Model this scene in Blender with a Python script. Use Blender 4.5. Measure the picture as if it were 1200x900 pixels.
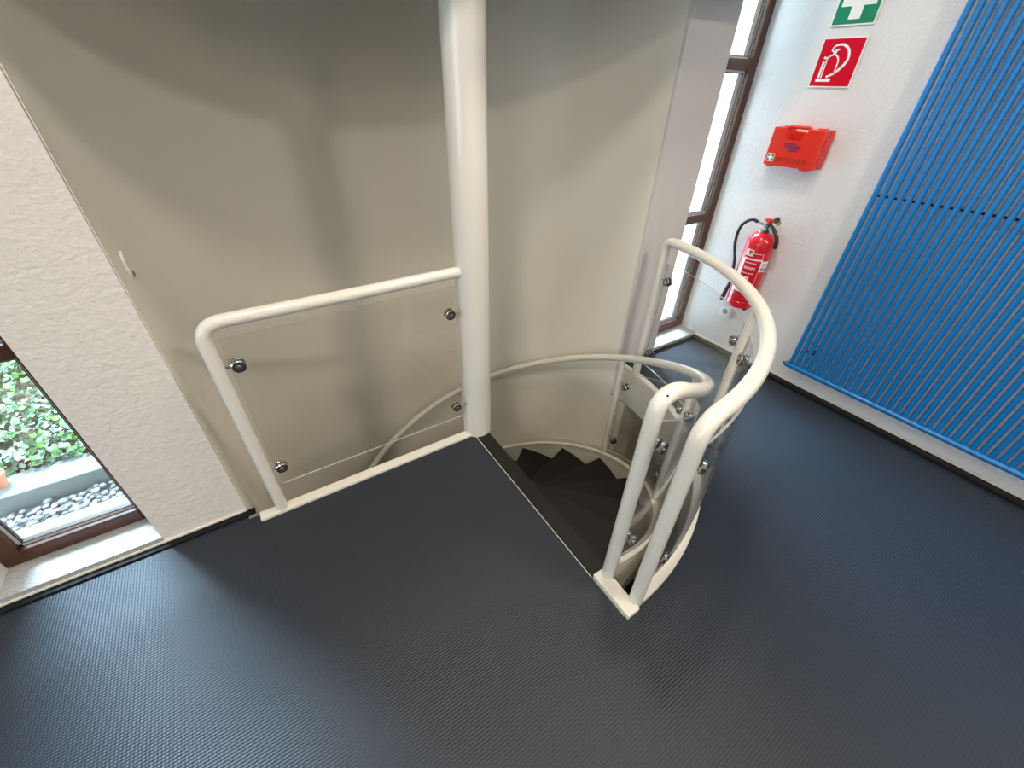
import bpy, bmesh, math, random
from mathutils import Vector, Matrix
for o in list(bpy.data.objects): bpy.data.objects.remove(o)
random.seed(7)
SC = bpy.context.scene
COL = SC.collection
PI = math.pi
R = math.radians

# ------------------------------------------------------------------ camera
YAW, PIT, ROL, FPX = 0.588473, 0.627507, 0.0276140, 485.09
F = Vector((math.sin(YAW)*math.cos(PIT), math.cos(YAW)*math.cos(PIT), -math.sin(PIT)))
RT = Vector((math.cos(YAW), -math.sin(YAW), 0)); UP = RT.cross(F)
R2 = math.cos(ROL)*RT + math.sin(ROL)*UP; U2 = -math.sin(ROL)*RT + math.cos(ROL)*UP
cd = bpy.data.cameras.new('camera'); cam = bpy.data.objects.new('camera', cd); COL.objects.link(cam)
m = Matrix.Identity(4)
for i in range(3):
    m[i][0] = R2[i]; m[i][1] = U2[i]; m[i][2] = -F[i]
m.translation = Vector((-0.8218, -1.5764, 1.6))
cam.matrix_world = m
cd.sensor_fit = 'HORIZONTAL'; cd.sensor_width = 36; cd.lens = FPX*36/1200; cd.clip_start = 0.02
SC.camera = cam

# ------------------------------------------------------------------ world, lights, exposure
w = bpy.data.worlds.new('world'); SC.world = w; w.use_nodes = True
bg = w.node_tree.nodes['Background']
bg.inputs[0].default_value = (0.80, 0.91, 1.0, 1); bg.inputs[1].default_value = 2.1
SC.view_settings.view_transform = 'Standard'; SC.view_settings.look = 'None'
SC.view_settings.gamma = 1; SC.view_settings.use_curve_mapping = False
SC.view_settings.exposure = 0.0

def area(name, loc, target, size, power, color, sizey=None, spread=None):
    l = bpy.data.lights.new(name, 'AREA'); l.energy = power; l.color = color
    l.shape = 'RECTANGLE'; l.size = size; l.size_y = sizey or size
    if spread: l.spread = spread
    o = bpy.data.objects.new(name, l); COL.objects.link(o); o.location = loc
    d = Vector(target) - Vector(loc); o.rotation_euler = d.to_track_quat('-Z', 'Y').to_euler()
    return o
WARM = (1.0, 0.88, 0.73); DAY = (0.56, 0.78, 1.0)
area('ceiling_or_fill_light', (-0.9, -1.1, 2.85), (-0.9, -1.1, 0), 0.25, 25, WARM)
area('ceiling_or_fill_light', (0.4, -0.6, 2.85), (0.4, -0.6, 0), 0.2, 19, WARM)  # fill lamp added to brighten the lower niche wall
area('ceiling_or_fill_light', (0.75, -2.3, 2.85), (0.75, -2.3, 0), 0.25, 34, WARM)
area('ceiling_or_fill_light', (-2.6, -3.2, 2.85), (-2.6, -3.2, 0), 0.5, 46, WARM)
area('ceiling_or_fill_light', (0.9, -4.6, 2.85), (0.9, -4.6, 0), 0.5, 46, WARM)
area('window_daylight', (-6.0, -2.3, 1.6), (0, -2.3, 0.8), 3.0, 60, DAY, 1.8)
area('window_daylight', (-2.2, 2.3, 3.3), (-1.45, -0.6, 0.0), 1.2, 780, DAY, 1.2)
area('window_daylight', (2.3, 2.2, 3.3), (1.4, -0.9, 0.0), 1.2, 1000, DAY, 1.2)
area('lower_room_light', (0.9, -1.2, -0.6), (0.9, -0.9, -3), 0.5, 2.5, WARM)

# ------------------------------------------------------------------ materials
def mat(name, col, rough=0.5, metal=0.0, spec=0.5, bump=None, var=None, coat=0.0):
    mt = bpy.data.materials.new(name); mt.use_nodes = True
    nt = mt.node_tree; b = nt.nodes['Principled BSDF']
    b.inputs['Base Color'].default_value = (*col, 1); b.inputs['Roughness'].default_value = rough
    b.inputs['Metallic'].default_value = metal; b.inputs['Specular IOR Level'].default_value = spec
    b.inputs['Coat Weight'].default_value = coat
    tc = nt.nodes.new('ShaderNodeTexCoord')
    if var:   # (scale, amount)
        n = nt.nodes.new('ShaderNodeTexNoise'); n.inputs['Scale'].default_value = var[0]; n.inputs['Detail'].default_value = 4
        nt.links.new(tc.outputs['Object'], n.inputs['Vector'])
        r = nt.nodes.new('ShaderNodeValToRGB'); a = var[1]
        r.color_ramp.elements[0].position = 0.3; r.color_ramp.elements[1].position = 0.7
        r.color_ramp.elements[0].color = (*[c*(1-a) for c in col], 1); r.color_ramp.elements[1].color = (*[min(1, c*(1+a)) for c in col], 1)
        nt.links.new(n.outputs['Fac'], r.inputs['Fac']); nt.links.new(r.outputs['Color'], b.inputs['Base Color'])
    if bump:  # list of (scale, distance) noise layers
        prev = None
        for sc, ds in bump:
            n = nt.nodes.new('ShaderNodeTexNoise'); n.inputs['Scale'].default_value = sc; n.inputs['Detail'].default_value = 3
            nt.links.new(tc.outputs['Object'], n.inputs['Vector'])
            bp = nt.nodes.new('ShaderNodeBump'); bp.inputs['Distance'].default_value = ds; bp.inputs['Strength'].default_value = 1
            nt.links.new(n.outputs['Fac'], bp.inputs['Height'])
            if prev: nt.links.new(prev.outputs['Normal'], bp.inputs['Normal'])
            prev = bp
        nt.links.new(prev.outputs['Normal'], b.inputs['Normal'])
    return mt

M = {}
M['plaster'] = mat('white_plaster', (0.80, 0.755, 0.705), 0.85, bump=[(42, 0.0042), (110, 0.0018)])
M['plaster_white'] = mat('cool_white_plaster', (0.76, 0.755, 0.755), 0.85, bump=[(38, 0.0055), (110, 0.0025)])
M['pillar'] = mat('shaded_plaster', (0.67, 0.65, 0.61), 0.85, bump=[(34, 0.0012)])  # plaster greyed and darkened: the pillar's weaker light is put into its colour
M['niche'] = mat('smooth_cream_wall', (0.84, 0.80, 0.69), 0.75, bump=[(6, 0.004)], var=(1.2, 0.03))
M['paint'] = mat('cream_gloss_paint', (0.80, 0.77, 0.69), 0.28, bump=[(60, 0.0004)], coat=0.25)
M['trim'] = mat('cream_trim_paint', (0.82, 0.78, 0.68), 0.45)
M['ceiling'] = mat('ceiling_paint', (0.7, 0.68, 0.64), 0.9)
M['tread'] = mat('black_stud_rubber', (0.010, 0.008, 0.0055), 0.55, spec=0.3, bump=[(300, 0.0006)])
M['nosing'] = mat('dark_rubber_nosing', (0.012, 0.012, 0.011), 0.55, spec=0.3)
M['skirt'] = mat('black_rubber_skirting', (0.005, 0.0055, 0.007), 0.6, spec=0.25)
M['blue'] = mat('blue_enamel', (0.001, 0.165, 0.48), 0.30, spec=0.6, coat=0.1)
M['chrome'] = mat('chrome', (0.55, 0.54, 0.52), 0.18, 1.0)
M['darkmetal'] = mat('dark_metal', (0.10, 0.10, 0.10), 0.35, 1.0)
M['brown'] = mat('brown_window_paint', (0.075, 0.026, 0.013), 0.4, bump=[(120, 0.0005)], var=(20, 0.15))
M['bead'] = mat('pale_glazing_bead', (0.65, 0.66, 0.66), 0.4)
M['gasket'] = mat('black_gasket', (0.02, 0.02, 0.02), 0.6)
M['red'] = mat('fire_red_enamel', (0.62, 0.008, 0.02), 0.22, coat=0.5)
M['signred'] = mat('sign_red', (0.62, 0.003, 0.02), 0.4, spec=0.15)
M['signgreen'] = mat('sign_green', (0.0, 0.22, 0.095), 0.35)
M['signwhite'] = mat('sign_white', (0.86, 0.85, 0.84), 0.35)
M['orange'] = mat('orange_red_plastic', (0.72, 0.022, 0.005), 0.35, bump=[(200, 0.0002)])
M['rededge'] = mat('dark_red_print', (0.30, 0.01, 0.008), 0.5)
M['navy'] = mat('navy_print', (0.03, 0.02, 0.12), 0.5)
M['black'] = mat('black_rubber', (0.015, 0.015, 0.016), 0.4)
M['brass'] = mat('brass', (0.75, 0.55, 0.12), 0.3, 1.0)
M['label'] = mat('label_white', (0.80, 0.72, 0.72), 0.4)
M['socket'] = mat('white_socket_plastic', (0.90, 0.90, 0.89), 0.3)
M['socket_in'] = mat('socket_recess_plastic', (0.33, 0.32, 0.31), 0.4)
M['concrete'] = mat('pale_concrete', (0.23, 0.245, 0.24), 0.9, bump=[(60, 0.002)], var=(8, 0.12))
M['paving'] = mat('pale_paving', (0.24, 0.235, 0.24), 0.9, bump=[(90, 0.001)], var=(12, 0.1))
M['render'] = mat('white_outside_render', (0.85, 0.87, 0.88), 0.9)
M['soil'] = mat('dark_soil_litter', (0.16, 0.12, 0.08), 1.0, var=(25, 0.6), bump=[(40, 0.02)])
M['pebble'] = mat('grey_pebble', (0.42, 0.40, 0.39), 0.7, var=(3, 0.3))
for i, c in enumerate([(0.14, 0.29, 0.09), (0.27, 0.50, 0.12), (0.27, 0.40, 0.28), (0.44, 0.50, 0.42), (0.38, 0.29, 0.20), (0.08, 0.17, 0.06)]):
    M['leaf%d' % i] = mat('ivy_leaf_tone_%d' % i, tuple(0.72*k for k in c), 0.5)
M['darkpatch'] = mat('dark_grey_plastic', (0.22, 0.20, 0.16), 0.7)
M['terracotta'] = mat('terracotta', (0.70, 0.26, 0.14), 0.8)

def granite():
    mt = mat('speckled_granite', (0.6, 0.6, 0.6), 0.35); nt = mt.node_tree; b = nt.nodes['Principled BSDF']
    tc = nt.nodes.new('ShaderNodeTexCoord'); v = nt.nodes.new('ShaderNodeTexVoronoi'); v.inputs['Scale'].default_value = 330
    nt.links.new(tc.outputs['Object'], v.inputs['Vector'])
    r = nt.nodes.new('ShaderNodeValToRGB'); e = r.color_ramp.elements
    e[0].position = 0.0; e[0].color = (0.24, 0.24, 0.24, 1); e[1].position = 0.30; e[1].color = (0.46, 0.46, 0.45, 1)
    x = e.new(0.2); x.color = (0.36, 0.34, 0.33, 1)
    s = nt.nodes.new('ShaderNodeSeparateColor'); nt.links.new(v.outputs['Color'], s.inputs[0])
    nt.links.new(s.outputs[0], r.inputs['Fac']); nt.links.new(r.outputs['Color'], b.inputs['Base Color'])
    return mt
M['granite'] = granite()

def rubber_floor():
    mt = mat('ribbed_rubber_floor', (0.018, 0.024, 0.034), 0.46, spec=0.42); nt = mt.node_tree; b = nt.nodes['Principled BSDF']
    tc = nt.nodes.new('ShaderNodeTexCoord'); s = nt.nodes.new('ShaderNodeSeparateXYZ'); nt.links.new(tc.outputs['Object'], s.inputs[0])
    def wave(out, pitch):
        a = nt.nodes.new('ShaderNodeMath'); a.operation = 'MULTIPLY'; a.inputs[1].default_value = 2*PI/pitch
        nt.links.new(out, a.inputs[0]); c = nt.nodes.new('ShaderNodeMath'); c.operation = 'SINE'; nt.links.new(a.outputs[0], c.inputs[0]); return c
    wx = wave(s.outputs['X'], 0.0095); wy = wave(s.outputs['Y'], 0.0095)
    q = nt.nodes.new('ShaderNodeMath'); q.operation = 'MULTIPLY'; q.inputs[1].default_value = 0.45; nt.links.new(wx.outputs[0], q.inputs[0])
    ad = nt.nodes.new('ShaderNodeMath'); ad.operation = 'ADD'; nt.links.new(q.outputs[0], ad.inputs[0]); nt.links.new(wy.outputs[0], ad.inputs[1])
    bp = nt.nodes.new('ShaderNodeBump'); bp.inputs['Distance'].default_value = 0.00035; bp.inputs['Strength'].default_value = 1
    nt.links.new(ad.outputs[0], bp.inputs['Height']); nt.links.new(bp.outputs['Normal'], b.inputs['Normal'])
    r = nt.nodes.new('ShaderNodeMapRange'); r.inputs[1].default_value = -1.45; r.inputs[2].default_value = 1.45; r.inputs[3].default_value = 0.8; r.inputs[4].default_value = 1.2
    nt.links.new(ad.outputs[0], r.inputs[0])
    mx = nt.nodes.new('ShaderNodeVectorMath'); mx.operation = 'SCALE'; mx.inputs[0].default_value = (0.018, 0.024, 0.034)
    nt.links.new(r.outputs[0], mx.inputs['Scale']); nt.links.new(mx.outputs[0], b.inputs['Base Color'])
    return mt
M['floor'] = rubber_floor()

def glass(name, tint):
    mt = bpy.data.materials.new(name); mt.use_nodes = True; nt = mt.node_tree; nt.nodes.clear()
    o = nt.nodes.new('ShaderNodeOutputMaterial'); mx = nt.nodes.new('ShaderNodeMixShader')
    t = nt.nodes.new('ShaderNodeBsdfTransparent'); t.inputs[0].default_value = (*tint, 1)
    g = nt.nodes.new('ShaderNodeBsdfGlossy'); g.inputs['Roughness'].default_value = 0.02
    f = nt.nodes.new('ShaderNodeFresnel'); ge = nt.nodes.new('ShaderNodeNewGeometry'); mr = nt.nodes.new('ShaderNodeMapRange')
    mr.inputs[3].default_value = 1.45; mr.inputs[4].default_value = 1/1.45     # the same reflectance from both faces of the sheet
    nt.links.new(ge.outputs['Backfacing'], mr.inputs[0]); nt.links.new(mr.outputs[0], f.inputs[0])
    nt.links.new(f.outputs[0], mx.inputs[0]); nt.links.new(t.outputs[0], mx.inputs[1]); nt.links.new(g.outputs[0], mx.inputs[2])
    nt.links.new(mx.outputs[0], o.inputs[0]); return mt
M['glass'] = glass('clear_acrylic', (0.985, 0.985, 0.978))
M['pane'] = glass('window_glass', (0.95, 0.97, 0.96))
def edge_mat():
    mt = mat('acrylic_edge', (0.75, 0.75, 0.70), 0.15); b = mt.node_tree.nodes['Principled BSDF']
    b.inputs['Transmission Weight'].default_value = 0.55; return mt
M['edge'] = edge_mat()

# ------------------------------------------------------------------ mesh helpers
class MB:
    def __init__(s): s.bm = bmesh.new(); s.mats = []
    def mi(s, m):
        if m is None: m = s.mats[0] if s.mats else None
        if m not in s.mats: s.mats.append(m)
        return s.mats.index(m)
    def verts(s, pts): return [s.bm.verts.new(p) for p in pts]
    def face(s, vs, m=None, smooth=False):
        try: f = s.bm.faces.new(vs)
        except ValueError: return None
        f.material_index = s.mi(m) if m else 0; f.smooth = smooth; return f
    def box(s, a, b, m=None, bev=0):
        x0, y0, z0 = [min(p, q) for p, q in zip(a, b)]; x1, y1, z1 = [max(p, q) for p, q in zip(a, b)]
        v = s.verts([(x0,y0,z0),(x1,y0,z0),(x1,y1,z0),(x0,y1,z0),(x0,y0,z1),(x1,y0,z1),(x1,y1,z1),(x0,y1,z1)])
        fs = [s.face([v[i] for i in q], m) for q in ((3,2,1,0),(4,5,6,7),(0,1,5,4),(1,2,6,5),(2,3,7,6),(3,0,4,7))]
        if bev:
            ed = set(e for f in fs for e in f.edges)
            bmesh.ops.bevel(s.bm, geom=list(ed), offset=bev, segments=2, affect='EDGES', profile=0.5)
        return s
    def tube(s, pts, r, n=16, m=None, caps=True, up=None):
        pts = [Vector(p) for p in pts]; rings = []
        rs = r if isinstance(r, (list, tuple)) else [r]*len(pts)
        t0 = (pts[1]-pts[0]).normalized()
        nrm = t0.orthogonal().normalized()
        for i, p in enumerate(pts):
            t = (pts[min(i+1, len(pts)-1)] - pts[max(i-1, 0)]).normalized()
            nrm = (nrm - t*nrm.dot(t)).normalized(); bn = t.cross(nrm)
            rings.append(s.verts([p + (nrm*math.cos(2*PI*k/n) + bn*math.sin(2*PI*k/n))*rs[i] for k in range(n)]))
        for a, b in zip(rings, rings[1:]):
            for k in range(n): s.face([a[k], a[(k+1)%n], b[(k+1)%n], b[k]], m, True)
        if caps:
            s.face(list(reversed(rings[0])), m); s.face(rings[-1], m)
        return s
    def lathe(s, prof, c, ax=(0,0,1), n=32, m=None):   # prof: (radius, height)
        ax = Vector(ax).normalized(); u = ax.orthogonal().normalized(); v = ax.cross(u); c = Vector(c); rings = []
        for r, h in prof:
            r = max(r, 1e-5); rings.append(s.verts([c + ax*h + (u*math.cos(2*PI*k/n)+v*math.sin(2*PI*k/n))*r for k in range(n)]))
        for a, b in zip(rings, rings[1:]):
            for k in range(n): s.face([a[k], a[(k+1)%n], b[(k+1)%n], b[k]], m, True)
        s.face(list(reversed(rings[0])), m); s.face(rings[-1], m); return s
    def ring(s, fn, a0, a1, n=48, m=None, close=True, smooth=True):
        """sweep section fn(angle)->[(r,z)...] about the origin"""
        secs = []
        for i in range(n+1):
            a = a0+(a1-a0)*i/n; secs.append(s.verts([(r*math.cos(a), r*math.sin(a), z) for r, z in fn(a)]))
        k = len(secs[0])
        for p, q in zip(secs, secs[1:]):
            for j in range(k if close else k-1):
                s.face([p[j], q[j], q[(j+1)%k], p[(j+1)%k]], m, smooth)
        if close:
            s.face(list(reversed(secs[0])), m); s.face(secs[-1], m)
        return s
    def prism(s, poly, z0, z1, m=None, side=None):
        a = s.verts([(x, y, z0) for x, y in poly]); b = s.verts([(x, y, z1) for x, y in poly]); n = len(poly)
        f1 = s.face(b, m); f0 = s.face(list(reversed(a)), side or m)
        for i in range(n): s.face([a[i], a[(i+1)%n], b[(i+1)%n], b[i]], side or m)
        bmesh.ops.triangulate(s.bm, faces=[f for f in (f0, f1) if f]); return s
    def build(s, name, m, parent=None, loc=None, sharp=35, keep=False):
        bmesh.ops.recalc_face_normals(s.bm, faces=s.bm.faces)
        me = bpy.data.meshes.new(name); off = parent_loc(parent) if parent else (Vector(loc) if loc else Vector((0,0,0)))
        bmesh.ops.translate(s.bm, verts=s.bm.verts, vec=-off)
        for e in s.bm.edges:
            if len(e.link_faces) == 2 and e.calc_face_angle(0) > R(sharp): e.smooth = False
        s.bm.to_mesh(me); s.bm.free()
        o = bpy.data.objects.new(name, me); COL.objects.link(o)
        if s.mats and s.mats[0] is not None and keep:
            for k in s.mats: me.materials.append(k)
        else:
            me.materials.append(m)
            for k in s.mats:
                if k is not None and k != m: pass
        if parent: o.parent = parent
        elif loc: o.location = loc
        return o
def parent_loc(p):
    v = Vector((0,0,0))
    while p is not None: v += p.location; p = p.parent
    return v
class MM(MB):
    """several materials: first listed in the constructor is index 0"""
    def __init__(s, *mats): super().__init__(); s.mats = list(mats)
    def build(s, name, parent=None, loc=None): return super().build(name, None, parent, loc, keep=True)
def thing(name, loc, label, cat, group=None):
    o = bpy.data.objects.new(name, None); COL.objects.link(o); o.location = loc; o.empty_display_size = 0.1
    return tag(o, label, cat, group)
def tag(o, label, cat, group=None, kind=None):
    o['label'] = label; o['category'] = cat
    if group: o['group'] = group
    if kind: o['kind'] = kind
    return o
def struct(o, label=None, cat=None):
    o['kind'] = 'structure'
    if label: o['label'] = label
    if cat: o['category'] = cat
    return o
def pol(r, deg, z): return Vector((r*math.cos(R(deg)), r*math.sin(R(deg)), z))

# ------------------------------------------------------------------ setting
XW = 2.0; YP = 0.05; RN = 1.16; CZ = 2.9; LZ = -3.3
RO = 1.20                                   # outer radius of the stair opening
# floor slab with the stair opening
arc = [(RO*math.cos(R(a)), RO*math.sin(R(a))) for a in [2.4 - (92.4)*i/40 for i in range(41)]]
poly = [(-5.6,-7.0), (XW,-7.0), (XW, YP)] + arc + [(-0.042,-1.2), (-0.042,-0.0), (-1.16,-0.0), (-1.16, YP), (-5.6, YP)]
b = MM(M['floor'], M['ceiling']); b.prism(poly, -0.25, 0.0, M['floor'], M['ceiling'])
struct(b.build('floor'), 'dark blue-grey ribbed rubber floor around the stair opening', 'floor')

def wall(name, boxes, m, label):
    b = MB()
    for p, q in boxes: b.box(p, q)
    return struct(b.build(name, m), label, 'wall')
wall('wall_front', [((-5.6, YP, -0.3), (-1.955, 0.35, CZ)), ((-1.465, YP, -0.3), (-RN, 0.35, CZ)),
                    ((-1.955, YP, -0.3), (-1.465, 0.35, 0.005)), ((-1.955, YP, 2.4), (-1.465, 0.35, CZ))], M['plaster'],
     'rough cream plaster wall beside the lower left window')
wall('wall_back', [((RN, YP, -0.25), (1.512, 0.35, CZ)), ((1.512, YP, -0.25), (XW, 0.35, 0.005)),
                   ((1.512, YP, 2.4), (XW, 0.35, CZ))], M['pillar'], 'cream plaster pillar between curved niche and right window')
wall('wall_right', [((XW, -7.0, -0.25), (XW+0.25, 0.35, CZ))], M['plaster_white'], 'white rough plaster wall behind the blue radiator')
wall('wall_left', [((-5.85, -7.0, -0.3), (-5.6, -3.9, CZ)), ((-5.85, -0.7, -0.3), (-5.6, 0.35, CZ)),
                   ((-5.85, -3.9, -0.3), (-5.6, -0.7, 0.6)), ((-5.85, -3.9, 2.5), (-5.6, -0.7, CZ))], M['plaster'], 'plain plaster wall far to the left')
wall('wall_rear', [((-5.6, -7.2, -0.3), (XW, -7.0, CZ))], M['plaster'], 'plain plaster wall behind the viewer')
# curved niche wall, two storeys high
b = MB(); b.ring(lambda a: [(RN, LZ), (RN+0.14, LZ), (RN+0.14, 4.0), (RN, 4.0)], R(3.4), R(176.6), 72)
b.ring(lambda a: [(RN, LZ), (RN+0.14, LZ), (RN+0.14, -0.26), (RN, -0.26)], R(-4), R(3.4), 6)
struct(b.build('wall_niche', M['niche']), 'smooth curved cream wall wrapping around the spiral stair', 'wall')
b = MB(); b.box((-5.6,-7.0,CZ), (XW, YP+0.3, CZ+0.2)); struct(b.build('ceiling', M['ceiling']), 'plain ceiling above the room', 'ceiling')
b = MB(); b.box((-1.4, YP+0.3, 4.0), (1.4, 1.4, 4.1)); b.box((-1.4, YP+0.2, CZ+0.2), (1.4, YP+0.3, 4.0)); struct(b.build('ceiling_niche', M['ceiling']), 'high ceiling over the niche', 'ceiling')
b = MB(); b.box((-1.5, -0.25, 1.98), (1.5, YP+0.3, CZ)); struct(b.build('shade_beam', M['ceiling']), 'unseen beam added over the niche opening to shade its upper part', 'beam')  # beam added above the view so niche and column tops fall dark
# lower storey around the stair
b = MB(); b.box((-3.0, -3.2, LZ-0.1), (XW+0.4, 1.4, LZ)); struct(b.build('floor_lower', M['floor']), 'dark floor of the lower storey', 'floor')
b = MB(); b.box((-3.0, -3.3, LZ), (XW+0.4, -3.2, -0.25)); b.box((-3.1, -3.3, LZ), (-3.0, 0.35, -0.25)); b.box((XW, -3.2, LZ), (XW+0.1, 0.3, -0.25))
b.box((RN, 0.1, LZ), (XW, 0.25, -0.25)); b.box((-3.0, 0.1, LZ), (-RN, 0.25, -0.25))
struct(b.build('wall_lower', M['niche']), 'dim olive walls of the lower storey', 'wall')

# skirtings
b = MB(); b.box((XW-0.046,-7.0,0), (XW, YP, 0.022), bev=0.004); struct(b.build('baseboard_right', M['skirt']), 'black rubber skirting under the radiator wall', 'skirting')
b = MB(); b.box((XW-0.010,-7.0,0.022), (XW, YP, 0.036), bev=0.003); struct(b.build('trim_1', M['trim']), 'thin cream strip above the black skirting', 'trim')
b = MB(); b.box((-5.6,YP-0.034,0), (-1.13, YP, 0.010), bev=0.003); struct(b.build('baseboard_front', M['skirt']), 'black rubber skirting below the cream wall', 'skirting')
b = MB(); b.box((-5.6,YP-0.008,0.010), (-RN, YP, 0.020), bev=0.002); struct(b.build('trim_2', M['trim']), 'thin cream strip along the foot of the wall', 'trim')
b = MB(); b.box((RN+0.05,YP-0.010,0), (XW-0.022, YP, 0.020)); struct(b.build('baseboard_back', M['skirt']), 'black skirting under the right window sill', 'skirting')

# windows
def window(n, x0, x1, label, sillm):
    y0, y1 = 0.19, 0.26; z0, z1 = 0.045, 2.4; fw = 0.062
    root = bpy.data.objects.new('window_%d' % n, None); COL.objects.link(root); root.location = ((x0+x1)/2, 0.2, z0)
    struct(root, label, 'window')
    f = MB()
    f.box((x0,y0,z0), (x0+fw,y1,z1), bev=0.004); f.box((x1-fw,y0,z0), (x1,y1,z1), bev=0.004)
    f.box((x0+fw,y0,z0), (x1-fw,y1,z0+fw), bev=0.004); f.box((x0+fw,y0,z1-fw), (x1-fw,y1,z1), bev=0.004)
    for t in (0.862, 1.69): f.box((x0+fw,y0,t), (x1-fw,y1,t+0.052), bev=0.004)
    f.build('window_frame', M['brown'], root)
    g = MB(); bz = [(z0+fw, 0.862), (0.914, 1.69), (1.742, z1-fw)]
    for a, c in bz: g.box((x0+fw, 0.224, a), (x1-fw, 0.232, c))
    g.build('pane', M['pane'], root)
    e = MB(); k = MB()
    for a, c in bz:
        for q, w_, y in ((e, 0.010, 0.216), (k, 0.004, 0.2175)):
            o_ = 0.0 if q is e else 0.010
            xa, xb, za, zb = x0+fw+o_, x1-fw-o_, a+o_, c-o_
            for p, r_ in (((xa,y,za),(xa+w_,y+0.006,zb)), ((xb-w_,y,za),(xb,y+0.006,zb)), ((xa,y,za),(xb,y+0.006,za+w_)), ((xa,y,zb-w_),(xb,y+0.006,zb))):
                q.box(p, r_)
    e.build('glazing_bead', M['bead'], root); k.build('gasket', M['gasket'], root)
    s = MB(); s.box((x0, YP-0.002, 0.005), (x1, y0+0.02, 0.042), bev=0.003)
    s.build('window_sill', sillm, root)
window(1, -1.955, -1.465, 'tall brown-framed window at lower left looking onto ivy', M['granite'])
window(2, 1.512, XW, 'tall brown-framed window at upper right with bright glass', M['granite'])

# ------------------------------------------------------------------ spiral staircase
A0, STEP, RISE = -88.0, 21.2, 0.187
def zst(a): return 0.07 - 0.0091*(a+88)          # stringer top at angle a (deg)
stair = thing('spiral_staircase', (0, 0.0, 0), 'cream spiral staircase with black treads turning around a tall round column', 'staircase')
b = MB(); b.tube([(0,0,LZ), (0,0,CZ)], 0.0755, 48); b.build('column', M['paint'], stair)
for k in range(1, 14):
    a1 = A0 + STEP*k; a0 = a1 - STEP - 1.2; z = -RISE*k; b = MB(); n = 8
    rr0, rr1 = 0.07, 1.036
    pl = [(rr1*math.cos(R(a0+(a1-a0)*i/n)), rr1*math.sin(R(a0+(a1-a0)*i/n))) for i in range(n+1)]
    pl += [(rr0*math.cos(R(a0+(a1-a0)*i/4)), rr0*math.sin(R(a0+(a1-a0)*i/4))) for i in range(4, -1, -1)]
    b.prism(pl, z-0.045, z); bmesh.ops.dissolve_limit(b.bm, angle_limit=0.02, verts=b.bm.verts, edges=b.bm.edges)
    bmesh.ops.bevel(b.bm, geom=[e for e in b.bm.edges if len(e.link_faces) == 2 and e.calc_face_angle(0) > 1.2 and abs(e.verts[0].co.z-e.verts[1].co.z) < 1e-4 and e.verts[0].co.z > z-0.01], offset=0.007, segments=2, affect='EDGES', profile=0.5)
    # riser under the nosing of this tread
    ar = a1-1.0; d = Vector((math.cos(R(ar)), math.sin(R(ar)), 0)); t = Vector((-d.y, d.x, 0))*0.012
    p0, p1 = d*0.07, d*1.034
    q = [(p.x, p.y) for p in (p0, p1, p1-t, p0-t)]; b.prism(q, z-RISE+0.002, z-0.04)
    b.build('tread', M['tread'], stair)
# stringer, a cream plate following the treads
def sec(a):
    z = zst(math.degrees(a)); return [(1.037, z-0.31), (1.053, z-0.31), (1.053, z), (1.037, z)]
b = MB(); b.ring(sec, R(-88), R(190), 140)
b.ring(lambda a: [(1.028, zst(math.degrees(a))-0.002), (1.060, zst(math.degrees(a))-0.002), (1.060, zst(math.degrees(a))+0.008), (1.028, zst(math.degrees(a))+0.008)], R(-88), R(190), 140)
b.build('stringer', M['paint'], stair)
b = MB(); b.box((-0.034,-1.02,-0.05), (0.040,-0.05,0.001), bev=0.002); b.build('landing_nosing', M['nosing'], stair)
b = MB(); b.box((-0.0415,-1.02,-0.01), (-0.0390,-0.07,0.0015)); b.build('seam_strip', M['trim'], stair)
b = MB(); b.box((-0.036,-1.215,-0.06), (0.024,-1.022,0.022), bev=0.003); b.build('corner_plate', M['trim'], stair)
# rim around the quarter opening: flat cream curb and deep fascia
b = MB(); b.ring(lambda a: [(1.165, -0.25), (1.172, -0.25), (1.172, 0.0), (1.205, 0.0), (1.205, 0.022), (1.165, 0.022)], R(-89), R(2.4), 60)
b.build('opening_rim', M['paint'], stair)
# inner handrail
RH = 1.053
def zrail(a): return zst(a) + 0.866
def smooth_path(pts, rad, n=8):
    out = [Vector(pts[0])]
    for i in range(1, len(pts)-1):
        p = Vector(pts[i]); a = Vector(pts[i-1])-p; c = Vector(pts[i+1])-p
        r = min(rad, a.length*0.49, c.length*0.49); s0 = p+a.normalized()*r; s1 = p+c.normalized()*r
        for k in range(n+1):
            t = k/n; out.append(s0*(1-t)**2 + p*2*t*(1-t) + s1*t*t)
    out.append(Vector(pts[-1])); return out
aS = -89.3
P0 = pol(RH, aS, 0.02); PT = pol(RH, aS, 0.940)
helix = [pol(RH, a, zrail(a)) for a in [aS+6+4*i for i in range(0, 72)]]
bend = []
for k in range(1, 9):
    t = k/8; bend.append((P0*0 + pol(RH, aS, 0.85))*(1-t)**2 + PT*2*t*(1-t) + helix[0]*t*t)
b = MB(); b.tube([P0, pol(RH, aS, 0.45), pol(RH, aS, 0.80), pol(RH, aS, 0.85)] + bend + helix[1:], [0.0255]*12 + [0.0235]*71, 20)
b.build('inner_handrail', M['paint'], stair)
IP = [-46, -4]
cp = bend[3] + Vector((-0.45, -0.55, 0.70)).normalized()*0.0254
b = MB(); b.lathe([(0.0, -0.001), (0.0042, -0.001), (0.0036, 0.0006), (0.0, 0.0007)], cp, (-0.45, -0.55, 0.70), 7); b.build('paint_chip', M['black'], stair)
for a in IP:
    b = MB(); b.tube([pol(RH-0.005, a, zst(a)-0.03), pol(RH, a, zrail(a)-0.01)], 0.0185, 16); b.build('baluster', M['paint'], stair)
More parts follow.
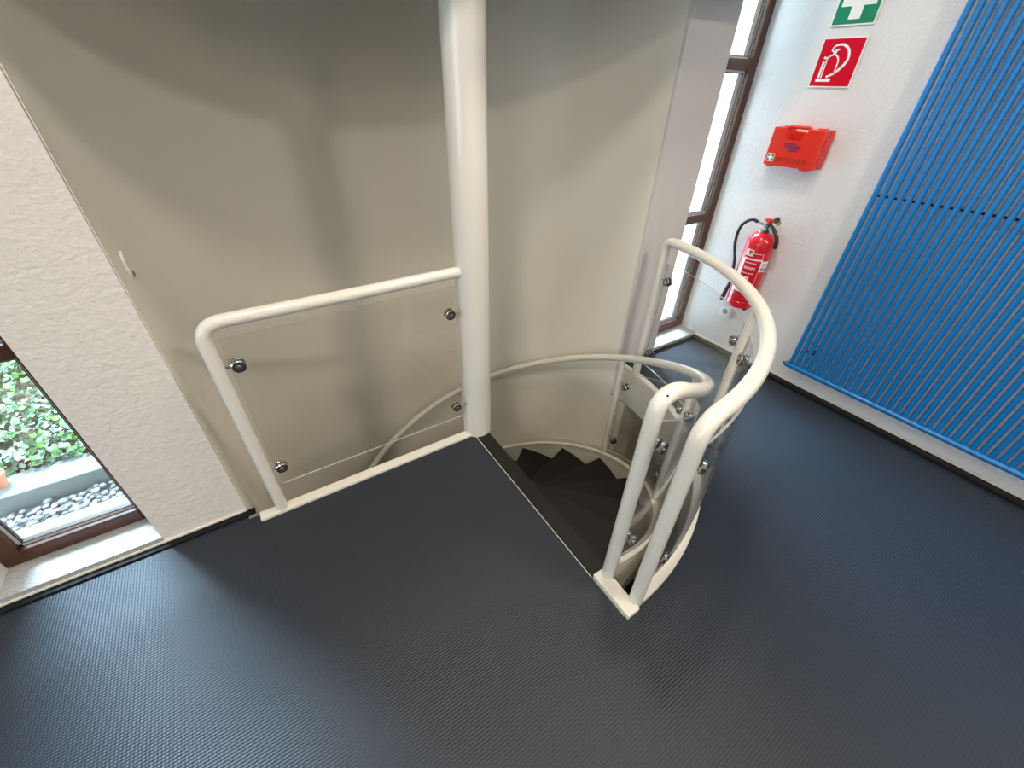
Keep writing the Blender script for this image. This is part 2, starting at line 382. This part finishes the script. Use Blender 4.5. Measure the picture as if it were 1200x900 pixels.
def curved_glass(name, r, a0, a1, zlo, zhi, parent, n=24, th=0.008):
    b = MM(M['glass'], M['edge']); secs = []
    for i in range(n+1):
        a = a0+(a1-a0)*i/n; secs.append(b.verts([pol(r-th/2, a, zlo(a)), pol(r+th/2, a, zlo(a)), pol(r+th/2, a, zhi(a)), pol(r-th/2, a, zhi(a))]))
    for p, q in zip(secs, secs[1:]):
        for j in range(4): b.face([p[j], q[j], q[(j+1)%4], p[(j+1)%4]], M['edge'] if j in (0, 2) else M['glass'], j in (1, 3))
    b.face(list(reversed(secs[0])), M['edge']); b.face(secs[-1], M['edge'])
    return b.build(name, parent)
def clamp(c, nrm, tpost, length, parent, r=0.0245):
    c = Vector(c); nrm = Vector(nrm).normalized(); tp = Vector(tpost).normalized()
    b = MM(M['darkmetal'], M['chrome'])
    for sgn in (1, -1):
        q = nrm*sgn
        b.lathe([(r*0.86, 0.004), (r, 0.007), (r, 0.014), (r*0.84, 0.0175), (r*0.80, 0.0175)], c, q, 24, M['chrome'])
        b.lathe([(r*0.78, 0.0172), (r*0.76, 0.0182), (r*0.34, 0.0165), (r*0.30, 0.0165)], c, q, 24, M['darkmetal'])
        b.lathe([(r*0.27, 0.016), (r*0.27, 0.0215), (r*0.2, 0.0222)], c, q, 16, M['chrome'])
    b.tube([c + tp*r*0.8, c + tp*length], 0.0045, 8, M['chrome'])
    return b.build('glass_clamp', parent)
def ring_clamp(r, a, z, side, length, parent):      # side: +1 post at larger angle
    t = Vector((-math.sin(R(a)), math.cos(R(a)), 0))*side
    clamp(pol(r, a, z), (math.cos(R(a)), math.sin(R(a)), 0), t, length, parent)
RG = 1.053
for (pa, pb) in ((aS, IP[0]), (IP[0], IP[1])):
    curved_glass('glass_panel', RG, pa+2.6, pb-2.2, lambda a: zst(a)+0.05, lambda a: zrail(a)-0.115, stair)
    for a, s, L in ((pa+4.6, -1, 0.07), (pb-3.8, 1, 0.06)):
        ring_clamp(RG, a, zst(a)+0.155, s, L, stair); ring_clamp(RG, a, zrail(a)-0.22, s, L, stair)

# ------------------------------------------------------------------ outer curved guardrail
gr = thing('curved_guardrail', (0.85, -0.85, 0.022), 'cream curved guardrail with clear panels around the quarter-circle stair opening', 'railing')
RR = 1.182; zt = 0.915
aN, aF = -88.3, -4.6
def arcp(r, a0, a1, z, n): return [pol(r, a0+(a1-a0)*i/n, z) for i in range(n+1)]
pts = [pol(RR, aN, 0.02), pol(RR, aN, 0.4), pol(RR, aN, 0.78)]
pts += [pol(RR, aN, 0.83)*(1-t)**2 + pol(RR, aN, zt)*2*t*(1-t) + pol(RR, aN+4.4, zt)*t*t for t in [k/8 for k in range(0, 9)]]
pts += arcp(RR, aN+6, aF-4.5, zt, 34)
pts += [pol(RR, aF-2.6, zt)*(1-t)**2 + pol(RR, aF, zt)*2*t*(1-t) + pol(RR, aF, zt-0.05)*t*t for t in [k/7 for k in range(0, 8)]]
pts += [pol(RR, aF, 0.5), pol(RR, aF, 0.02)]
n_ = len(pts)
b = MB(); b.tube(pts, 0.0255, 20); b.build('handrail', M['paint'], gr)
aM = -45.5
b = MB(); b.tube([pol(RR, aM, 0.02), pol(RR, aM, zt)], 0.0185, 16); b.build('post', M['paint'], gr)
for pa, pb in ((aN, aM), (aM, aF)):
    curved_glass('glass_panel', RR, pa+2.6, pb-2.2, lambda a: 0.125, lambda a: 0.80, gr)
    for a, s, L in ((pa+4.3, -1, 0.07), (pb-3.6, 1, 0.06)):
        ring_clamp(RR, a, 0.225, s, L, gr); ring_clamp(RR, a, 0.70, s, L, gr)

# ------------------------------------------------------------------ straight guardrail at the left
lg = thing('straight_guardrail', (-1.02, -0.02, 0.0), 'straight cream guardrail with clear panel running from the column to the left wall', 'railing')
b = MB(); b.tube(smooth_path([(-1.022,-0.02,0.01), (-1.022,-0.02,0.5), (-1.022,-0.02,0.94), (-0.5,-0.02,0.94), (-0.05,-0.01,0.94)], 0.075, 10), 0.024, 20)
b.build('handrail', M['paint'], lg)
b = MB(); b.box((-1.115,-0.045,-0.05), (-0.06,0.004,0.014), bev=0.003); b.build('base_strip', M['trim'], lg)
gp = MM(M['glass'], M['edge'])
x0, x1, z0, z1 = -0.983, -0.098, 0.152, 0.885; y0, y1 = -0.024, -0.016; ch = 0.012
v = gp.verts([(x0,y0,z0),(x1,y0,z0),(x1,y0,z1),(x0,y0,z1),(x0,y1,z0),(x1,y1,z0),(x1,y1,z1),(x0,y1,z1)])
for q, mm in (((0,1,2,3),'glass'),((7,6,5,4),'glass'),((0,4,5,1),'edge'),((1,5,6,2),'edge'),((2,6,7,3),'edge'),((3,7,4,0),'edge')):
    gp.face([v[i] for i in q], M[mm])
gp.build('glass_panel', lg)
for cx, s, cz in ((-0.958,-1,0.766), (-0.962,-1,0.246), (-0.129,1,0.759), (-0.129,1,0.228)):
    clamp((cx, -0.02, cz), (0, -1, 0), (s, 0, 0), 0.055, lg)

# ------------------------------------------------------------------ radiator
rad = thing('radiator', (1.93, -1.5, 0.15), 'large blue tubular radiator panel on the white wall', 'radiator')
XR = 1.935
b = MB(); b.tube([(XR-0.002, -0.655, 0.166), (XR-0.002, -2.58, 0.166)], 0.0175, 16); b.build('manifold', M['blue'], rad)
b = MB(); b.tube([(XR-0.002, -0.655, 2.62), (XR-0.002, -2.58, 2.62)], 0.0175, 16); b.build('manifold', M['blue'], rad)
for i in range(52):
    y = -0.684 - 0.0362*i
    b = MB(); b.tube([(XR, y, 0.17), (XR, y, 2.62)], 0.0130, 14); b.build('tube', M['blue'], rad)
b = MB(); b.box((XR+0.017, -2.56, 1.179), (XR+0.027, -0.675, 1.189)); b.build('cross_bar', M['skirt'], rad)
for yy in (-0.755, -2.4):
    b = MB(); b.tube([(XR-0.006, yy, 0.285), (XW, yy, 0.285)], 0.008, 10); b.box((XR+0.012, yy-0.02, 0.28), (XR+0.02, yy+0.03, 0.292)); b.build('wall_bracket', M['darkmetal'], rad)
b = MB(); b.tube([(XR-0.002, -0.668, 0.166), (XR-0.002, -0.640, 0.166)], 0.008, 10); b.build('vent_plug', M['darkmetal'], rad)

# ------------------------------------------------------------------ signs on the right wall; u runs to the viewer's right (-y)
def cross(b, cy, cz, a, l, x0, x1):
    P = [(-a,-l),(a,-l),(a,-a),(l,-a),(l,a),(a,a),(a,l),(-a,l),(-a,a),(-l,a),(-l,-a),(-a,-a)]
    A = b.verts([(x0, cy+p, cz+q) for p, q in P]); B = b.verts([(x1, cy+p, cz+q) for p, q in P])
    b.face(A); b.face(list(reversed(B)))
    for i in range(12): b.face([A[i], A[(i+1)%12], B[(i+1)%12], B[i]])
def stroke(b, pts, wd, x0, x1, m, org, size):
    P = [Vector((u, v)) for u, v in pts]; L = []; Rr = []
    for i, p in enumerate(P):
        t = (P[min(i+1, len(P)-1)]-P[max(i-1, 0)]).normalized(); nn = Vector((-t.y, t.x))*wd[i if isinstance(wd, list) else 0]/2 if isinstance(wd, list) else Vector((-t.y, t.x))*wd/2
        L.append(p+nn); Rr.append(p-nn)
    W = lambda q, x: (x, org[0]-q.x*size, org[1]+q.y*size)
    for i in range(len(P)-1):
        a = [L[i], L[i+1], Rr[i+1], Rr[i]]
        f = b.verts([W(q, x0) for q in a]); g = b.verts([W(q, x1) for q in a])
        b.face(f, m); b.face(list(reversed(g)), m)
        for j in range(4): b.face([f[j], f[(j+1)%4], g[(j+1)%4], g[j]], m)
sg = thing('first_aid_sign', (XW-0.006, -0.24, 1.867), 'green first aid sign with white cross at the top of the white wall', 'sign')
b = MB(); b.box((XW-0.012, -0.142, 1.865), (XW-0.004, -0.338, 2.061), bev=0.001); b.build('sign_board', M['signwhite'], sg)
b = MB(); b.box((XW-0.0128, -0.148, 1.871), (XW-0.0118, -0.332, 2.055)); b.build('green_field', M['signgreen'], sg)
b = MB(); cz, cy = 1.963, -0.24
cross(b, cy, cz, 0.026, 0.075, XW-0.0136, XW-0.0124); b.build('white_cross', M['signwhite'], sg)
sr = thing('fire_extinguisher_sign', (XW-0.006, -0.24, 1.62), 'red sign with white extinguisher pictogram above the orange first aid box', 'sign')
b = MB(); b.box((XW-0.012, -0.138, 1.620), (XW-0.004, -0.340, 1.823), bev=0.001); b.build('sign_board', M['signwhite'], sr)
b = MB(); b.box((XW-0.0128, -0.144, 1.626), (XW-0.0118, -0.334, 1.817)); b.build('red_field', M['signred'], sr)
b = MB(); og = (-0.144, 1.626); S = 0.19; xa, xb = XW-0.0136, XW-0.0124
def st(p, wd): stroke(b, p, wd, xa, xb, None, og, S)
st([(.12,.13),(.50,.13)], .07)
st([(.17,.18),(.17,.54)], .055); st([(.235,.18),(.235,.56)], .03)
st([(.22,.54),(.24,.61),(.30,.66),(.37,.68),(.44,.66),(.50,.60),(.53,.52),(.53,.26)], .035)
st([(.14,.62),(.24,.60)], .05)
st([(.36,.68),(.34,.73),(.28,.77),(.29,.82),(.34,.865),(.42,.885),(.52,.88),(.62,.83),(.70,.75),(.74,.65),(.74,.55),(.70,.46),(.62,.36),(.52,.27),(.36,.20)], [.03,.035,.035,.035,.04,.045,.05,.055,.06,.06,.065,.065,.065,.055,.05])
st([(.34,.77),(.46,.78)], .035); st([(.38,.70),(.40,.77)], .05)
b.build('pictogram', M['signwhite'], sr)

# ------------------------------------------------------------------ first aid box
fa = thing('first_aid_box', (1.94, -0.24, 1.25), 'orange-red plastic first aid case mounted on the white wall', 'first aid box')
xf = 1.872; ya, yb = -0.100, -0.374; za, zb = 1.256, 1.440
def caseshell(x0, x1, inset, name, m):
    b = MB(); y0_, y1_, z0_, z1_ = ya-inset, yb+inset, za+inset, zb-inset
    # outline with a recess for the carry handle at the top
    hy0, hy1, hz = ya-0.075, ya-0.168, zb-0.058
    out = [(y0_, z0_), (y1_, z0_), (y1_, z1_), (hy1-0.018, z1_), (hy1, hz+0.008), (hy1+0.008, hz), (hy0, hz), (hy0+0.006, z1_), (y0_, z1_)]
    A = b.verts([(x0, y, z) for y, z in out]); B = b.verts([(x1, y, z) for y, z in out]); n = len(out)
    f = [b.face(A), b.face(list(reversed(B)))]
    for i in range(n): b.face([A[i], A[(i+1)%n], B[(i+1)%n], B[i]])
    bmesh.ops.bevel(b.bm, geom=list(b.bm.edges), offset=0.004, segments=2, affect='EDGES', profile=0.5)
    return b.build(name, m, fa)
caseshell(xf, xf+0.052, 0.0, 'front_shell', M['orange'])
caseshell(xf+0.056, xf+0.105, 0.0, 'rear_shell', M['orange'])
caseshell(xf+0.05, xf+0.058, 0.005, 'seam', M['rededge'])
b = MB(); b.tube(smooth_path([(xf+0.028, ya-0.062, zb-0.02), (xf+0.028, ya-0.066, zb+0.004), (xf+0.028, ya-0.180, zb+0.004), (xf+0.028, ya-0.19, zb-0.02)], 0.012, 6), 0.0085, 12); b.build('carry_handle', M['orange'], fa)
for y in (ya-0.035, yb+0.05):
    b = MB(); b.box((xf+0.01, y-0.022, za-0.008), (xf+0.09, y+0.022, za+0.003), bev=0.003); b.build('foot', M['orange'], fa)
for y in (ya-0.05, yb+0.045):
    b = MB(); b.box((xf+0.035, y-0.017, zb-0.003), (xf+0.075, y+0.017, zb+0.006), bev=0.002); b.build('latch', M['orange'], fa)
b = MB(); b.box((XW-0.024, ya-0.02, za+0.02), (XW, yb+0.02, zb-0.02), bev=0.004); b.build('wall_bracket', M['orange'], fa)
for z in (za+0.045, za+0.125):
    b = MB(); b.box((xf+0.03, yb-0.006, z-0.018), (xf+0.08, yb+0.003, z+0.018), bev=0.002); b.build('hinge', M['orange'], fa)
b = MB(); b.box((xf-0.0012, ya-0.012, za+0.018), (xf+0.001, ya-0.052, za+0.058)); o1 = b.build('cross_sticker', M['signwhite'], fa)
b = MB(); b.box((xf-0.0020, ya-0.0145, za+0.0205), (xf-0.0010, ya-0.0495, za+0.0555)); b.build('green_field', M['signgreen'], o1)
b = MB(); c0, c1 = ya-0.032, za+0.038
cross(b, c0, c1, 0.005, 0.014, xf-0.0027, xf-0.0018); b.build('white_cross', M['signwhite'], o1)
def text(body, size, loc, m, parent, name, depth=0.0008, shear=0):
    c = bpy.data.curves.new(name, 'FONT'); c.body = body; c.size = size; c.extrude = depth; c.shear = shear
    t = bpy.data.objects.new(name, c); COL.objects.link(t)
    t.matrix_world = Matrix(((0,0,-1,0),(-1,0,0,0),(0,1,0,0),(0,0,0,1)))
    bpy.context.view_layer.update()
    me = bpy.data.meshes.new_from_object(t.evaluated_get(bpy.context.evaluated_depsgraph_get()))
    me.transform(Matrix(((0,0,-1,0),(-1,0,0,0),(0,1,0,0),(0,0,0,1)))); me.transform(Matrix.Translation(Vector(loc)-parent_loc(parent)))
    bpy.data.objects.remove(t); me.materials.clear(); me.materials.append(m)
    o = bpy.data.objects.new(name, me); COL.objects.link(o); o.parent = parent; return o
text('ERSTE-HILFE', 0.032, (xf-0.0005, ya-0.064, za+0.022), M['rededge'], fa, 'lettering', 0.001)
b = MB()
for i, (u0, u1) in enumerate(((0.0, 0.062), (0.0, 0.090), (0.004, 0.088), (0.034, 0.082))):
    z = zb-0.076-0.011*i; u = u0
    while u < u1:
        wd = random.uniform(0.004, 0.011); b.box((xf-0.0010, ya-0.085-u, z), (xf+0.0005, ya-0.085-min(u+wd, u1), z+0.007)); u += wd+0.0022
b.build('printed_lines', M['navy'], fa)

# ------------------------------------------------------------------ fire extinguisher
fe = thing('fire_extinguisher', (1.905, -0.235, 0.43), 'red fire extinguisher with black hose hanging on the white wall', 'fire extinguisher')
ex, ey = 1.905, -0.238; rb = 0.082
b = MB(); b.lathe([(0.058,0.445),(rb-0.006,0.452),(rb,0.47),(rb,0.83),(rb-0.004,0.855),(rb-0.018,0.878),(rb-0.036,0.893),(0.034,0.900)], (ex,ey,0), n=40); b.build('cylinder', M['red'], fe)
b = MB(); b.lathe([(rb-0.008,0.420),(rb+0.001,0.424),(rb+0.001,0.462),(rb-0.004,0.468)], (ex,ey,0), n=40); b.build('base_ring', M['red'], fe)
for q in (-0.06, 0.06):
    b = MB(); b.box((ex-0.03, ey+q-0.010, 0.405), (ex+0.01, ey+q+0.010, 0.425), bev=0.003); b.build('foot', M['black'], fe)
b = MB(); b.lathe([(0.036,0.896),(0.038,0.900),(0.038,0.912),(0.030,0.916)], (ex,ey,0), n=24); b.build('collar', M['chrome'], fe)
b = MB(); b.lathe([(0.020,0.914),(0.020,0.945),(0.014,0.95)], (ex,ey,0), n=20); b.tube([(ex,ey,0.93),(ex,ey+0.035,0.937),(ex,ey+0.06,0.94)], [0.012,0.011,0.010], 12); b.build('valve', M['chrome'], fe)
b = MB(); b.lathe([(0.024,0.958),(0.026,0.962),(0.024,0.974),(0.012,0.979)], (ex,ey,0), n=20); b.build('push_knob', M['red'], fe)
b = MB(); b.lathe([(0.013,0.948),(0.013,0.960)], (ex,ey,0), n=16); b.tube([(ex,ey-0.01,0.955),(ex,ey-0.055,0.962)], 0.005, 8); b.lathe([(0.002,-0.003),(0.014,-0.003),(0.014,0.003),(0.002,0.003)], (ex,ey-0.06,0.963), (1,0,0), 12); b.build('safety_pin', M['brass'], fe)
b = MB(); b.lathe([(0.002,-0.004),(0.016,-0.004),(0.017,0.004),(0.002,0.004)], (ex-0.003,ey-0.045,0.978), (1,0.3,0), 16); b.build('pressure_gauge', M['darkmetal'], fe)
b = MB(); b.tube(smooth_path([(ex-0.002,ey-0.014,0.945),(ex-0.02,ey-0.05,0.935),(ex-0.025,ey-0.098,0.885),(ex-0.02,ey-0.102,0.83)], 0.04, 8), [0.010]*9+[0.0105]*9+[0.012]*2, 12); b.build('carrying_lever', M['black'], fe)
hose = [(ex,ey+0.055,0.94),(ex-0.005,ey+0.10,0.95),(ex-0.008,ey+0.145,0.915),(ex-0.008,ey+0.162,0.86),(ex-0.008,ey+0.155,0.78),(ex-0.01,ey+0.125,0.70),(ex-0.012,ey+0.108,0.62),(ex-0.014,ey+0.10,0.53),(ex-0.018,ey+0.108,0.475)]
def catmull(P, n=6):
    P = [Vector(p) for p in P]; out = []
    for i in range(len(P)-1):
        a = P[max(i-1,0)]; p = P[i]; q = P[i+1]; c = P[min(i+2,len(P)-1)]
        for k in range(n):
            t = k/n; out.append(0.5*((2*p)+(q-a)*t+(2*a-5*p+4*q-c)*t*t+(3*p-a-3*q+c)*t**3))
    out.append(P[-1]); return out
b = MB(); b.tube(catmull(hose), 0.0095, 12); b.build('hose', M['black'], fe)
b = MB(); b.tube([hose[-2], hose[-1], (ex-0.02,ey+0.112,0.435),(ex-0.02,ey+0.113,0.415)], [0.011,0.013,0.016,0.014], 12); b.build('nozzle', M['darkmetal'], fe)
b = MB(); b.box((ex+rb-0.004, ey-0.035, 0.60), (XW, ey+0.035, 0.86), bev=0.003); b.build('wall_bracket', M['darkmetal'], fe)
# labels wrapped on the cylinder
def wrap(b, a0, a1, z0, z1, m=None, r=rb+0.0008, n=10):   # angles about extinguisher axis; 180 faces the room, smaller = viewer's left
    for i in range(n):
        p, q = R(a0+(a1-a0)*i/n), R(a0+(a1-a0)*(i+1)/n)
        v = b.verts([(ex+r*math.cos(t), ey+r*math.sin(t), z) for t, z in ((p,z0),(q,z0),(q,z1),(p,z1))]); b.face(v, m, True)
b = MB()
FR = 212
wrap(b, FR-52, FR-18, 0.765, 0.805)
wrap(b, FR-50, FR+28, 0.742, 0.752); wrap(b, FR+22, FR+24, 0.742, 0.785); wrap(b, FR-20, FR+24, 0.782, 0.785)
wrap(b, FR-56, FR-44, 0.64, 0.745)
for zz in (0.722, 0.694, 0.686, 0.657):
    a = FR-38
    while a < FR+8:
        d = random.uniform(3, 9); wrap(b, a, min(a+d, FR+8), zz, zz+0.005, n=2); a += d+2
wrap(b, FR-22, FR-4, 0.598, 0.637); wrap(b, FR-10, FR+24, 0.578, 0.594)
wrap(b, FR-58, FR-20, 0.535, 0.555); wrap(b, FR+24, FR+25.5, 0.53, 0.74)
lb = b.build('front_label', M['label'], fe)
b = MB(); wrap(b, FR+24, FR+62, 0.675, 0.742); l2 = b.build('test_label', M['signwhite'], fe)
b = MB()
pass
b.bm.free()
for c, z0_, z1_, hw in ((FR+36, 0.685, 0.700, 3.5), (FR+48, 0.685, 0.700, 3.5), (FR+43, 0.722, 0.726, 11), (FR+41, 0.712, 0.715, 9)):
    b = MB(); wrap(b, c-hw, c+hw, z0_, z1_, r=rb+0.0014, n=4); b.build('printed_mark', M['navy'], l2)
for a0, a1, z0_, z1_ in ((FR-44, FR-26, 0.775, 0.779), (FR-38, FR-24, 0.785, 0.797), (FR-17, FR-9, 0.607, 0.628)):
    b = MB(); wrap(b, a0, a1, z0_, z1_, r=rb+0.0014, n=4); b.build('printed_mark', M['signred'], lb)

# ------------------------------------------------------------------ wall socket
so = thing('wall_socket', (XW-0.006, -0.128, 0.30), 'white power socket on the wall below the fire extinguisher', 'power socket')
b = MB(); b.box((XW-0.020, -0.088, 0.260), (XW, -0.170, 0.342), bev=0.006); b.build('cover_frame', M['socket'], so)
b = MB(); b.lathe([(0.0245,-0.001),(0.0255,0.003),(0.021,0.004),(0.020,-0.0005),(0.0,-0.0008)], (XW-0.020,-0.129,0.301), (-1,0,0), 28); b.build('insert_ring', M['socket'], so)
b = MB(); b.lathe([(0.0,0.0002),(0.0195,0.0004),(0.0195,0.0010),(0.0,0.0012)], (XW-0.020,-0.129,0.301), (-1,0,0), 28); i1 = b.build('recess', M['socket_in'], so)
b = MB()
for q in (-0.0095, 0.0095): b.lathe([(0.0,0.001),(0.003,0.001),(0.003,0.0018),(0.0,0.0018)], (XW-0.020,-0.129+q,0.301), (-1,0,0), 10)
b.build('pin_holes', M['black'], i1)

# small cable hanger on the niche wall, seen left of the guardrail
a_ = 171.5
q = pol(RN, a_, 1.105); nn = Vector((-math.cos(R(a_)), -math.sin(R(a_)), 0)); tt = Vector((-nn.y, nn.x, 0))
hk = thing('wall_cover', q, 'small oval cream cover on the curved wall left of the straight guardrail', 'wall cover')
def oval(b, c, a, h, d0, d1):
    A = b.verts([c + nn*d0 + tt*a*math.cos(2*PI*k/24) + Vector((0,0,h*math.sin(2*PI*k/24))) for k in range(24)])
    B = b.verts([c + nn*d1 + tt*a*.85*math.cos(2*PI*k/24) + Vector((0,0,h*.92*math.sin(2*PI*k/24))) for k in range(24)])
    b.face(A); b.face(list(reversed(B)))
    for k in range(24): b.face([A[k], A[(k+1)%24], B[(k+1)%24], B[k]], None, True)
b = MB(); oval(b, q, 0.020, 0.045, -0.002, 0.006); b.build('cover_plate', M['niche'], hk)
b = MB(); oval(b, q+Vector((0,0,-0.030)), 0.010, 0.011, 0.004, 0.0075); b.build('dark_oval', M['darkpatch'], hk)  # darker oval low on the cover plate

# ------------------------------------------------------------------ outside
b = MB(); b.box((-7, 0.35, -0.3), (-1.2, 0.52, -0.052)); b.box((-7, 0.52, -0.3), (-1.2, 0.72, -0.085))
struct(b.build('ground', M['paving']), 'pale paving strip outside the left window', 'ground')
b = MB(); b.box((-7, 0.69, -0.3), (-1.32, 0.86, 0.018), bev=0.006)
tag(b.build('concrete_kerb', M['concrete'], loc=(-3, 0.77, -0.08)), 'pale concrete kerb between pebbles and ivy outside the left window', 'kerb')
# bank
def bank(x, y): return 0.0 + 0.66*(y-0.86) + 0.05*math.sin(x*3.1)*math.sin(y*4.0) + 0.03*math.sin(x*9+y*7)
b = MB(); nx, ny = 50, 34; g = []
for j in range(ny+1):
    g.append(b.verts([(-7+5.8*i/nx, 0.86+3.2*j/ny, bank(-7+5.8*i/nx, 0.86+3.2*j/ny)-0.02) for i in range(nx+1)]))
for j in range(ny):
    for i in range(nx): b.face([g[j][i], g[j][i+1], g[j+1][i+1], g[j+1][i]], None, True)
struct(b.build('ground_bank', M['soil']), 'brown earth bank under the ivy', 'ground')
b = MM(*[M['leaf%d' % i] for i in range(6)])
for i in range(26000):
    y = 0.84 + 2.6*random.random()**1.2; x = random.uniform(-4.6, -1.45) if y < 1.6 else random.uniform(-6, -1.4)
    z = bank(x, y) + random.uniform(0.0, 0.07); s = random.uniform(0.010, 0.021)
    patch = math.sin(x*7+1)*math.sin(y*8)+random.uniform(-.9, .9)
    k = random.choice([0,1,1,2]) if patch > 0.2 else random.choice([2,3,3,4,5,0])
    rot = Matrix.Rotation(random.uniform(0, 2*PI), 3, 'Z'); tilt = Matrix.Rotation(random.gauss(0.35, 0.5), 3, 'X') @ Matrix.Rotation(random.gauss(0, 0.4), 3, 'Y')
    shape = [(0,-.9,0),(.55,-.55,.08),(.95,.05,.15),(.45,.25,.05),(0,1.1,0),(-.45,.25,.05),(-.95,.05,.15),(-.55,-.55,.08)]
    vs = b.verts([Vector((x,y,z)) + tilt @ (rot @ (Vector(p)*s)) for p in shape]); c = b.verts([Vector((x,y,z+0.002))])[0]
    for q in range(8): b.face([vs[q], vs[(q+1)%8], c], M['leaf%d' % k], False)
o = b.build('ivy', loc=(-2.4, 1.2, 0.1)); tag(o, 'dense green and silvery ivy covering the bank outside the left window', 'ivy', kind='stuff')
b = MB()
for i in range(60):
    y = 0.9+1.6*random.random(); x = random.uniform(-4, -1.5); a = random.uniform(0, 2*PI); L = random.uniform(0.12, 0.4)
    P = [Vector((x+math.cos(a)*L*t, y+math.sin(a)*L*t, 0)) for t in (0,.33,.66,1)]
    P = [Vector((p.x, max(p.y, .88), bank(p.x, max(p.y, .88))+0.075+0.02*math.sin(t*3))) for t, p in enumerate(P)]
    b.tube(catmull(P, 3), 0.003, 5)
o = b.build('ivy_stems', M['leaf4'], loc=(-2.4, 1.2, 0.1)); tag(o, 'thin bare brown stems tangled through the ivy outside', 'stems', kind='stuff')
# rounded pebbles along the kerb
protos = []
for i in range(4):
    bm = bmesh.new(); bmesh.ops.create_icosphere(bm, subdivisions=2, radius=1)
    sx, sy, sz = random.uniform(.9,1.3), random.uniform(.7,.9), random.uniform(.5,.65)
    for v_ in bm.verts:
        f = 1+0.08*math.sin(v_.co.x*3+i)+0.06*math.sin(v_.co.y*4+i*2); v_.co = Vector((v_.co.x*sx*f, v_.co.y*sy*f, v_.co.z*sz*f))
    for f_ in bm.faces: f_.smooth = True
    me = bpy.data.meshes.new('pebble'); bm.to_mesh(me); bm.free()
    mp = mat('pebble_tone_%d' % i, [(0.27,0.24,0.24),(0.36,0.33,0.32),(0.20,0.20,0.21),(0.30,0.26,0.23)][i], 0.7, var=(1.5, 0.2)); me.materials.append(mp); protos.append(me)
cnt = 0
rp = random.Random(3); placed = []
for k in range(4000):
    x = rp.uniform(-2.42, -1.53); y = rp.uniform(0.535, 0.672); sz = rp.uniform(0.013, 0.021)
    if any((x-a)**2 + (y-c)**2 < (0.80*(sz+d))**2 for a, c, d in placed): continue
    placed.append((x, y, sz))
    ti = rp.randrange(4); o = bpy.data.objects.new('pebble', protos[ti]); COL.objects.link(o)
    o.location = (x, y, -0.085+sz*0.5+rp.choice([0.004, 0.012, 0.02])); o.scale = (sz, sz, sz); o.rotation_euler = (0, 0, rp.uniform(0, 6))
    tone = ['reddish grey', 'pale cream', 'dark bluish grey', 'light brown'][ti]
    tag(o, 'rounded %s pebble in the strip between paving and concrete kerb outside' % tone, 'pebble', '%s pebbles along the concrete kerb' % tone); cnt += 1
    if cnt >= 170: break
print('pebbles', cnt)
# terracotta pot on the kerb at the very edge of the view
pt = thing('terracotta_pot', (-2.115, 0.79, 0.018), 'orange terracotta pot on the kerb at the far left edge', 'plant pot')
b = MB(); b.lathe([(0.03,0.0),(0.045,0.06),(0.05,0.062),(0.05,0.075),(0.044,0.075),(0.038,0.06),(0.0,0.055)], (-2.115,0.79,0.018), n=24); b.build('pot_body', M['terracotta'], pt)
# bright white-rendered yard beyond the right window
b = MB(); b.box((1.32, 0.35, -0.3), (8.0, 6.0, -0.05)); struct(b.build('ground_yard', M['render']), 'bright pale ground outside the right window', 'ground')
b = MB(); b.box((1.0, 3.2, -0.05), (8.0, 3.4, 3.0)); struct(b.build('wall_outside', M['render']), 'bright white wall across the yard outside', 'wall')
